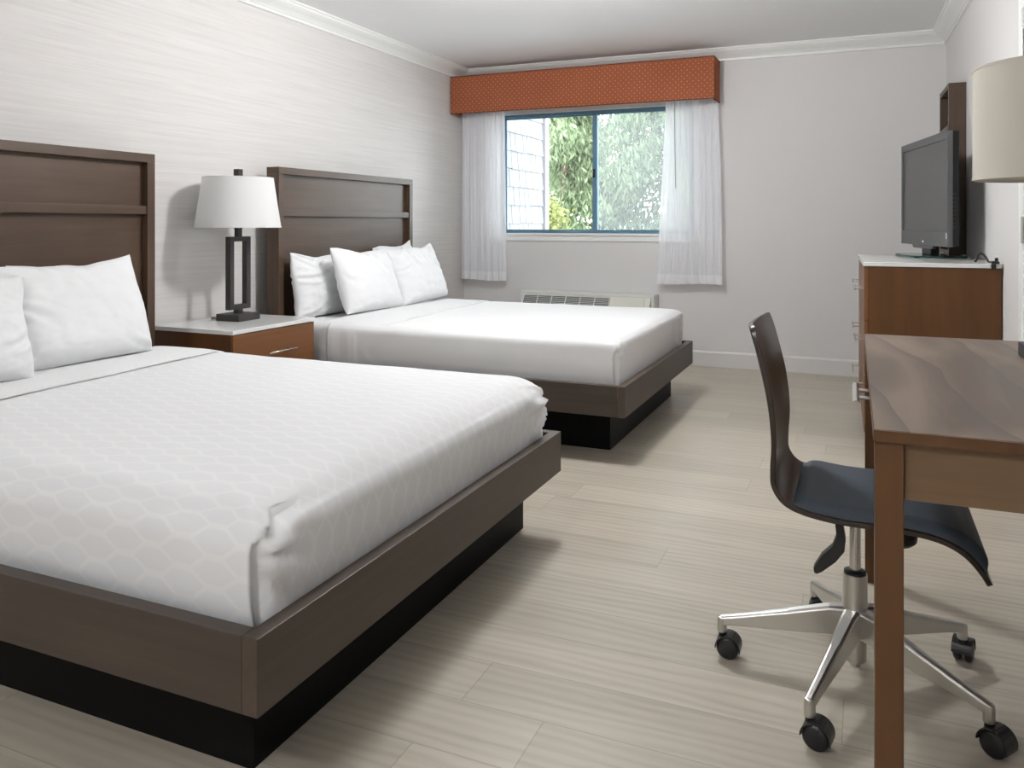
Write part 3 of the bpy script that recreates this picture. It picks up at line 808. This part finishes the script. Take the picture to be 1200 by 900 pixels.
# ------------------------------------------------------------------ shelf tower behind television
hs = thing('wall_shelf', 'narrow tall dark wood shelf frame on the wall behind the television', 'shelf', (wallx(5.8), 5.82, .95), RA)
bm = bmesh.new(); x0, x1, ya, yb, H = -.096, -.001, -.235, .235, 1.045
B(bm, x0, x1, ya, ya+.03, 0, H-.032); B(bm, x0, x1, yb-.03, yb, 0, H-.032)
obj('side_panel', bm, M['hbwoodz'], hs, bevel=.001)
obj('top_panel', box(x0, x1, ya, yb, H-.0315, H), M['hbwoodz'], hs, bevel=.001)
obj('back_panel', box(-.012, -.002, ya+.03, yb-.03, 0, H-.032), M['hbwoodz'], hs)
for z in (.60, .77, .36, .12, -.0):
    obj('shelf_board', box(x0, -.0125, ya+.0303, yb-.0303, z, z+.026), M['hbwoodz'], hs, bevel=.001)

# ------------------------------------------------------------------ television
TA = math.atan2(-(3.55-3.73), 5.77-4.86)
tv = thing('television', 'flat television in grey bezel on a tinted glass foot atop the dresser', 'television', (3.655, 5.27, .9482), TA)
hw, z0, z1 = .468, .066, .682
xF = -.022
bm = bmesh.new()
bt, bs, bb = .045, .028, .085
B(bm, xF, xF+.028, -hw, hw, z1-bt, z1); B(bm, xF, xF+.028, -hw, hw, z0, z0+bb)
B(bm, xF, xF+.028, -hw, -hw+bs, z0+bb, z1-bt); B(bm, xF, xF+.028, hw-bs, hw, z0+bb, z1-bt)
prism(bm, [(-.22, z0), (.22, z0), (.19, z0-.018), (-.19, z0-.018)], 'x', xF, xF+.02)
obj('bezel', bm, M['bezel'], tv, bevel=.003)
obj('screen', box(xF+.007, xF+.02, -hw+bs, hw-bs, z0+bb, z1-bt), M['screen'], tv)
bm = bmesh.new()
B(bm, xF+.0283, .036, -hw+.002, hw-.002, z0+.004, z1-.002)
prism(bm, [(.036, -hw+.03), (.036, hw-.03), (.085, hw-.16), (.085, -hw+.16)], 'z', z0+.06, z1-.07)
cs = obj('rear_case', bm, M['tvcase'], tv, bevel=.004)
bm = bmesh.new()
for k in range(9): B(bm, .008, .024, -hw-.0005, -hw+.003, z0+.10+k*.022, z0+.11+k*.022)
obj('side_button', bm, M['plastic'], cs)
bm = box(.064, .07, -hw+.12, -hw+.13, z0+.10, z0+.16); obj('side_label', bm, M['silver'], cs)
bm = bmesh.new(); lathe(bm, [(.016, 0), (.016, .0015), (.014, .0025)], 24, Matrix.Translation((xF, -.02, z0+.022)) @ Matrix.Rotation(-PI/2, 4, 'Y') @ Matrix.Diagonal((.45, 1, 1, 1)))
obj('logo_badge', bm, M['silver'], tv)
bm = box(xF-.001, xF+.002, -hw+.012, -hw+.022, z0+.045, z0+.075); obj('energy_mark', bm, M['silver'], tv)
bm = bmesh.new(); prism(bm, [(.0, -.09), (.05, -.08), (.05, .08), (.0, .09)], 'z', .012, z0+.10); obj('neck', bm, M['plastic'], tv, bevel=.004)
bm = bmesh.new()
pts = []
for k in range(48):
    a = 2*PI*k/48; ca, sa = math.cos(a), math.sin(a)
    pts.append((.02+.155*math.copysign(abs(ca)**.5, ca), .255*math.copysign(abs(sa)**.5, sa)))
prism(bm, pts, 'z', .004, .012); obj('glass_foot', bm, M['gglass'], tv, bevel=.0015)
bm = bmesh.new()
bm.free()
for sx, sy in ((-.10, -.2), (-.10, .2), (.14, -.2), (.14, .2)):
    bm = bmesh.new(); lathe(bm, [(.014, 0), (.014, .004)], 16, Matrix.Translation((sx, sy, 0)))
    obj('foot_pad', bm, M['plastic'], tv)

# power cord with a plug hanging over the dresser edge
pc = thing('power_cord', 'black power cord and plug block lying at the dresser top beside the wall', 'cord', (3.86, 4.45, .9485))
bm = bmesh.new()
P_ = []
for k in range(26):
    t = k/25; P_.append((-.040+.055*t, .06+.02*math.sin(t*PI), .005+.040*math.sin(t*PI)))
tube(bm, P_, .0055, 8)
P2 = [(.015, .06, .005), (.024, .03, .006), (.030, -.01, .010), (.034, -.04, .012), (.036, -.055, .006)]
tube(bm, P2, .004, 8)
obj('cable', bm, M['plastic'], pc, smooth=True)
bm = bmesh.new(); B(bm, .012, .044, -.078, -.050, .001, .014); B(bm, .010, .030, -.078, -.060, -.022, .001); B(bm, .026, .040, -.066, -.052, .014, .030)
obj('plug', bm, M['plastic'], pc, bevel=.003)

# ------------------------------------------------------------------ office chair
ch = thing('office_chair', 'dark bentwood swivel chair with navy seat pad on five castors at the desk', 'office chair', (3.30, 2.195, 0), 0)
def interp(pts, n):
    """Catmull-Rom through pts, n samples per span"""
    out = []
    P_ = [Vector(p) for p in pts]
    for i in range(len(P_)-1):
        p0, p1, p2, p3 = P_[max(i-1, 0)], P_[i], P_[i+1], P_[min(i+2, len(P_)-1)]
        for k in range(n):
            t = k/n
            out.append(.5*((2*p1)+(p2-p0)*t+(2*p0-5*p1+4*p2-p3)*t*t+(3*p1-p0-3*p2+p3)*t**3))
    out.append(P_[-1]); return out
prof = [(3.048, .883), (3.066, .824), (3.092, .713), (3.107, .623), (3.110, .555), (3.116, .512), (3.142, .477), (3.187, .459), (3.26, .449), (3.34, .447), (3.41, .446), (3.470, .438), (3.515, .418), (3.547, .385), (3.566, .352)]
prof = [(x-3.30, z) for x, z in prof]
path = interp(prof, 6)
# arc length
Ls = [0]
for p, q in zip(path[:-1], path[1:]): Ls.append(Ls[-1]+(q-p).length)
LT = Ls[-1]
def nrm(i):
    d = (path[min(i+1, len(path)-1)]-path[max(i-1, 0)]).normalized(); return Vector((-d.y, d.x)) if True else d
# the upper/front side normal: rotate direction so it points to the sitter
def upn(i):
    d = (path[min(i+1, len(path)-1)]-path[max(i-1, 0)]).normalized(); return Vector((-d.y, d.x))
def shell_mesh(i0, i1, off0, off1, hwf, ny=24, curve=True, edge_r=None):
    bm = bmesh.new(); G = []
    for off in (off0, off1):
        g = []
        for i in range(i0, i1+1):
            p, n_ = path[i], upn(i)
            hw_ = hwf(i)
            row = []
            for j in range(ny+1):
                a = -1+2*j/ny
                s = Ls[i]/LT
                cv = .020*(a*a)*sstep(.50, .15, s) if curve else 0     # back wraps slightly forward at edges
                o_ = off(i, a) if callable(off) else off
                q = p + n_*(o_+cv)
                row.append(bm.verts.new((q.x, a*hw_, q.y)))
            g.append(row)
        G.append(g)
    m = i1-i0
    for g in G:
        for i in range(m):
            for j in range(ny): bm.faces.new([g[i][j], g[i][j+1], g[i+1][j+1], g[i+1][j]])
    for i in range(m):
        for j in (0, ny): bm.faces.new([G[0][i][j], G[0][i+1][j], G[1][i+1][j], G[1][i][j]])
    for j in range(ny):
        for i in (0, m): bm.faces.new([G[0][i][j], G[0][i][j+1], G[1][i][j+1], G[1][i][j]])
    return bm
def hwf(i):
    s = Ls[i]; w = .196
    w -= .012*sstep(.25, 0, s)
    if s < .035: w -= .02*(1-math.sqrt(max(0, 1-((.035-s)/.035)**2)))
    e = LT-s
    if e < .05: w -= .02*(1-math.sqrt(max(0, 1-((.05-e)/.05)**2)))
    w -= .012*math.exp(-((s-.38)/.07)**2)
    return w
bm = shell_mesh(0, len(path)-1, 0.0, .012, hwf)
sh = obj('seat_shell', bm, M['wenge'], ch, smooth=True, bevel=.002); sh.data.set_sharp_from_angle(angle=.9)
# pad from behind the seat bend to just short of the lip
ip0 = min(range(len(path)), key=lambda i: abs(path[i].x-(3.163-3.30)) + (0 if path[i].y < .5 else 9))
ip1 = min(range(len(path)), key=lambda i: abs(Ls[i]-(LT-.022)))
def padoff(i, a):
    e = min(Ls[i]-Ls[ip0], Ls[ip1]-Ls[i]); e2 = (1-abs(a))*.19
    f = sstep(-.002, .022, e)*.6+.4*sstep(0, .05, e); f2 = sstep(-.002, .016, e2)
    return .013+.024*min(f, 1)*f2
bm = shell_mesh(ip0, ip1, .0125, padoff, lambda i: hwf(i)-.006, ny=40)
obj('seat_pad', bm, M['navy'], ch, smooth=True)
# mechanism
bm = bmesh.new()
prism(bm, [(-.10, .4465), (.09, .4455), (.075, .425), (.02, .405), (-.03, .405), (-.085, .432)], 'y', -.06, .06)
obj('tilt_mechanism', bm, M['plastic'], ch, bevel=.004)
bm = bmesh.new()
lathe(bm, [(.028, 0), (.040, .010), (.041, .022), (.037, .060), (.034, .084)], 28, Matrix.Translation((.098, -.02, .362)))
prism(bm, [(.04, .41), (.13, .425), (.13, .446), (.04, .446)], 'y', -.045, .01)
obj('tension_knob', bm, M['plastic'], ch, smooth=False, bevel=.003)
bm = bmesh.new()
lp = [(-.035, .425, .011), (-.030, .39, .013), (-.036, .362, .017), (-.058, .335, .020), (-.082, .305, .012), (-.087, .296, .004)]
for side in (0,):
    A = []; 
    for x, z, w in lp:
        A.append([bm.verts.new((x+w*.8, -.085, z-w*.25)), bm.verts.new((x-w*.8, -.085, z+w*.25)), bm.verts.new((x-w*.8, -.115, z+w*.25)), bm.verts.new((x+w*.8, -.115, z-w*.25))])
    for p, q in zip(A[:-1], A[1:]):
        for k in range(4): bm.faces.new([p[k], p[(k+1) % 4], q[(k+1) % 4], q[k]])
    bm.faces.new(A[0]); bm.faces.new(A[-1][::-1])
tube(bm, [(-.033, -.10, .42), (-.03, -.05, .425)], .006, 8)
obj('height_lever', bm, M['plastic'], ch, bevel=.003)
bm = bmesh.new(); lathe(bm, [(.0135, .24), (.0135, .385), (.0165, .387), (.0165, .405)], 28); obj('gas_column', bm, M['chrome'], ch, smooth=True).data.set_sharp_from_angle(angle=.6)
bm = bmesh.new(); lathe(bm, [(.027, .055), (.029, .175), (.0285, .268)], 32)
hub = obj('hub', bm, M['alu'], ch, smooth=True); hub.data.set_sharp_from_angle(angle=.6)
bm = bmesh.new(); lathe(bm, [(.026, .2685), (.026, .274), (.018, .277)], 28); obj('collar', bm, M['plastic'], hub, smooth=False)
bm = bmesh.new(); lathe(bm, [(.012, .038), (.014, .054)], 20); lathe(bm, [(.02, .0545), (.024, .072), (.027, .0745)], 24); obj('hub_cap', bm, M['alu'], hub)
AN = [182, 254, 326, 38, 110]; R_ = .335
SW = [-182, -264, -361, 37, -110]
for an, sw in zip(AN, SW):
    a = D(an); Rm = Matrix.Rotation(a, 4, 'Z')
    bm = bmesh.new()
    # tapering arm: sections (r, ztop, zbot, half width)
    secs = [(.012, .186, .118, .021), (.06, .180, .112, .0185), (.16, .150, .100, .0155), (.27, .119, .090, .0125), (.330, .104, .082, .0115)]
    A = []
    for r, zt, zb, w in secs:
        b_ = min(w*.45, .006)
        A.append([bm.verts.new(Rm @ Vector(p)) for p in ((r, -w, zb), (r, w, zb), (r, w*.96, zt-b_), (r, w*.55, zt), (r, -w*.55, zt), (r, -w*.96, zt-b_))])
    for p, q in zip(A[:-1], A[1:]):
        for k in range(6): bm.faces.new([p[k], p[(k+1) % 6], q[(k+1) % 6], q[k]])
    bm.faces.new(A[0]); bm.faces.new(A[-1][::-1])
    tip = Rm @ Vector((R_-.012, 0, 0))
    lathe(bm, [(.0125, .062), (.0125, .092), (.011, .103)], 20, Matrix.Translation((tip.x, tip.y, 0)))
    obj('base_arm', bm, M['alu'], ch, bevel=.0025)
    # castor
    bm = bmesh.new(); sa = a+D(sw); off = Vector((math.cos(sa), math.sin(sa), 0))*.016
    cpos = tip+off; ax = Matrix.Rotation(sa, 4, 'Z') @ Matrix.Rotation(PI/2, 4, 'X')
    for s in (-1, 1):
        Mx = Matrix.Translation((cpos.x, cpos.y, .0285)) @ ax @ Matrix.Translation((0, 0, s*.012))
        z0_, z1_ = (-.011, .009) if s < 0 else (-.009, .011)
        lathe(bm, [(.020, z0_), (.0265, z0_+.003), (.0285, z0_+.006), (.0285, z1_-.006), (.0265, z1_-.003), (.020, z1_)], 32, Mx)
    c_ = obj('castor', bm, M['plastic'], ch, smooth=True); c_.data.set_sharp_from_angle(angle=.6)
    bm = bmesh.new(); lathe(bm, [(.0095, .045), (.0095, .0618)], 16, Matrix.Translation((tip.x, tip.y, 0)))
    Mx = Matrix.Translation((cpos.x, cpos.y, .0285)) @ ax
    # hood over the wheels: half ring
    hood = []
    for k in range(15):
        b_ = D(-15+k*14)
        hood.append([bm.verts.new(Mx @ Vector((rr*math.cos(b_), rr*math.sin(b_), zz))) for rr, zz in ((.0295, -.0235), (.0295, .0235), (.0325, .0235), (.0325, -.0235))])
    for p, q in zip(hood[:-1], hood[1:]):
        for k in range(4): bm.faces.new([p[k], p[(k+1) % 4], q[(k+1) % 4], q[k]])
    bm.faces.new(hood[0]); bm.faces.new(hood[-1][::-1])
    obj('castor_hood', bm, M['plastic'], c_, smooth=False)

# ------------------------------------------------------------------ added globe lights, unseen above the frame, put in to brighten the room
def add_unseen_light(x, y, L, label):
    t = thing('added_globe_light', label, 'added light', (x, y, ZC), 0, 'added globe lights')
    bm = bmesh.new(); lathe(bm, [(.075, -.0005), (.075, -.012), (.05, -.024), (.05, -.034)], 32)
    obj('canopy', bm, M['chrome'], t)
    m = NT('added_light_globe'); e = m.N('Emission', Color=(.985, .99, 1), Strength=L); m.l.new(e.outputs[0], m.out.inputs[0])
    bm = bmesh.new(); R = .13
    lathe(bm, [(R*math.sin(D(a)), -.030-R+R*math.cos(D(a))) for a in list(range(18, 176, 9))+[179]], 32)
    obj('globe', bm, m.m, t, smooth=True)
    return t
add_unseen_light(2.0, 3.62, 168, 'added white globe light, out of view over the aisle between the far bed and dresser')  # added to brighten the far half of the room
add_unseen_light(2.2, -.85, 125, 'added white globe fill light behind the camera')  # added as fill for faces turned towards the camera

# ------------------------------------------------------------------ outside
GZ = -3.0
struct(obj('ground', box(-30, 40, YW+1.3, 60, GZ-.2, GZ), M['ground']))
wing = thing('shingled_wing', 'white shingled wall of the building outside the window', 'building', (-.9, 7.35, GZ))
rl = wing.location
WXe, WYe = .33, 7.80
bm = box(-2.2, WXe-.02, YW+.185, WYe, GZ, 3.6); obj('wall', rel(bm, rl), plain('dark_sheathing', (.07, .07, .075), .9), wing)  # backing kept dark so gaps between shingles read as lines
bm = bmesh.new(); rnd = random.Random(4)
zz = .30
while zz < 3.5:
    y = YW+.19
    while y < WYe-.09:
        w = rnd.uniform(.10, .24); y2 = min(y+w, WYe-.085)
        lo = zz + rnd.uniform(-.004, .004)
        v = [(WXe-.018, y+.002), (WXe-.018, y2-.002)]
        t0, t1 = .019, .006
        pts = [(WXe-.0195, lo), (WXe-.0195+t0, lo), (WXe-.0195+t1, lo+.172), (WXe-.0195, lo+.172)]
        prism(bm, pts, 'y', y+.0035, y2-.0035)
        y = y2+.0005
        if y2 >= WYe-.086: break
    zz += .169
obj('shingles', rel(bm, rl), M['shingle'], wing)
bm = box(WXe-.02, WXe+.02, WYe-.08, WYe+.015, GZ, 3.6); obj('corner_board', rel(bm, rl), M['extrim'], wing)

def tree(label, x, y, h, spread, mat, seed, nb, leaves, droop, group, leafsize, zlow=1.0, cat='tree', name='tree'):
    rnd = random.Random(seed)
    t = thing(name, label, cat, (x, y, GZ), 0, group)
    bm = bmesh.new()
    if h > 3:
        tube(bm, [(0, 0, 0), (.05, .03, h*.5), (0, 0, h*.96)], [.16, .10, .02], 8)
    br = []
    for k in range(nb):
        f = (k+rnd.random())/nb; z = zlow+(h-zlow)*f; a = rnd.uniform(0, 2*PI)
        L = spread*(1-f*.8)*rnd.uniform(.6, 1.05)
        pts = []
        for q in range(6):
            u = q/5; pts.append(Vector((math.cos(a)*L*u, math.sin(a)*L*u, z + .18*L*u - droop*L*u*u + .05*rnd.uniform(-1, 1))))
        tube(bm, pts, [.03*(1-f*.6)*(1-.8*q/5) for q in range(6)], 5); br.append(pts)
    obj('trunk', bm, M['bark'], t)
    bm = bmesh.new()
    for k in range(leaves):
        pts = rnd.choice(br); u = rnd.random()**.6*4.999; i = int(u); p = pts[i].lerp(pts[i+1], u-i)
        p = p + Vector((rnd.gauss(0, .14), rnd.gauss(0, .14), rnd.gauss(-.10*droop*2, .12)))
        s = leafsize*rnd.uniform(.5, 1.3)
        if droop > .2: d = Vector((rnd.gauss(0, .5), rnd.gauss(0, .5), -1)).normalized()
        else: d = Vector((rnd.gauss(0, 1), rnd.gauss(0, 1), rnd.gauss(0, .8))).normalized()
        e = d.cross(Vector((rnd.gauss(0, 1), rnd.gauss(0, 1), rnd.gauss(0, 1)))).normalized()
        w = s*(.13 if droop > .2 else .32)
        v = [bm.verts.new(p), bm.verts.new(p+d*s*.5+e*w), bm.verts.new(p+d*s), bm.verts.new(p+d*s*.5-e*w)]
        bm.faces.new(v)
    obj('foliage', bm, mat, t, norm=False)
    return t
gt = 'trees outside the window'
tree('light green drooping cedar seen through the left pane', -1.75, 14.0, 8.5, 2.3, M['leafA'], 1, 60, 52000, .42, gt, .15)
tree('grey green cedar filling the middle of the right pane', .1, 14.6, 9.0, 2.5, M['leafB'], 2, 130, 90000, .40, gt, .14)
tree('tall cedar behind the right curtain', 2.3, 13.0, 9.0, 2.3, M['leafB'], 3, 50, 30000, .38, gt, .17)
tree('distant broad tree behind the cedars', -3.8, 20.0, 8.0, 3.2, M['leafA'], 4, 60, 26000, .1, gt, .17)
tree('far tree whose crown shows between the two cedars', .5, 21.0, 7.6, 3.2, M['leafB'], 5, 60, 22000, .1, gt, .17)
tree('yellow green shrub at the foot of the left cedar', -1.25, 11.6, 4.35, 1.2, M['leafY'], 6, 40, 12000, .05, None, .09, 2.0, 'shrub', 'shrub')

# ------------------------------------------------------------------ world, portal
w = bpy.data.worlds.new('World'); bpy.context.scene.world = w; w.use_nodes = True
n = w.node_tree.nodes; l = w.node_tree.links; n.clear()
bg = n.new('ShaderNodeBackground'); bg.inputs[0].default_value = (.87, .93, 1.0, 1); bg.inputs[1].default_value = 10.0
o_ = n.new('ShaderNodeOutputWorld'); l.new(bg.outputs[0], o_.inputs[0])
ld = bpy.data.lights.new('window_portal', 'AREA'); ld.shape = 'RECTANGLE'; ld.size = WX1-WX0; ld.size_y = WZ1-WZ0
ld.cycles.is_portal = True
lo = bpy.data.objects.new('window_portal', ld); C.objects.link(lo); lo.location = ((WX0+WX1)/2, YW+.16, (WZ0+WZ1)/2); lo.rotation_euler = (-PI/2, 0, 0)
# ------------------------------------------------------------------ camera
cam = bpy.data.cameras.new('camera'); co = bpy.data.objects.new('camera', cam); C.objects.link(co)
co.location = (3.3175, 0, 1.138); co.rotation_euler = (PI/2, 0, .4084)
cam.sensor_fit = 'HORIZONTAL'; cam.sensor_width = 36; cam.lens = 36*949.85/1200; cam.shift_x = 0; cam.shift_y = -(450-262.27)/1200
cam.clip_start = .05
sc = bpy.context.scene; sc.camera = co
vs = sc.view_settings; vs.view_transform = 'Standard'; vs.look = 'None'; vs.gamma = 1; vs.use_curve_mapping = False; vs.exposure = 0.0
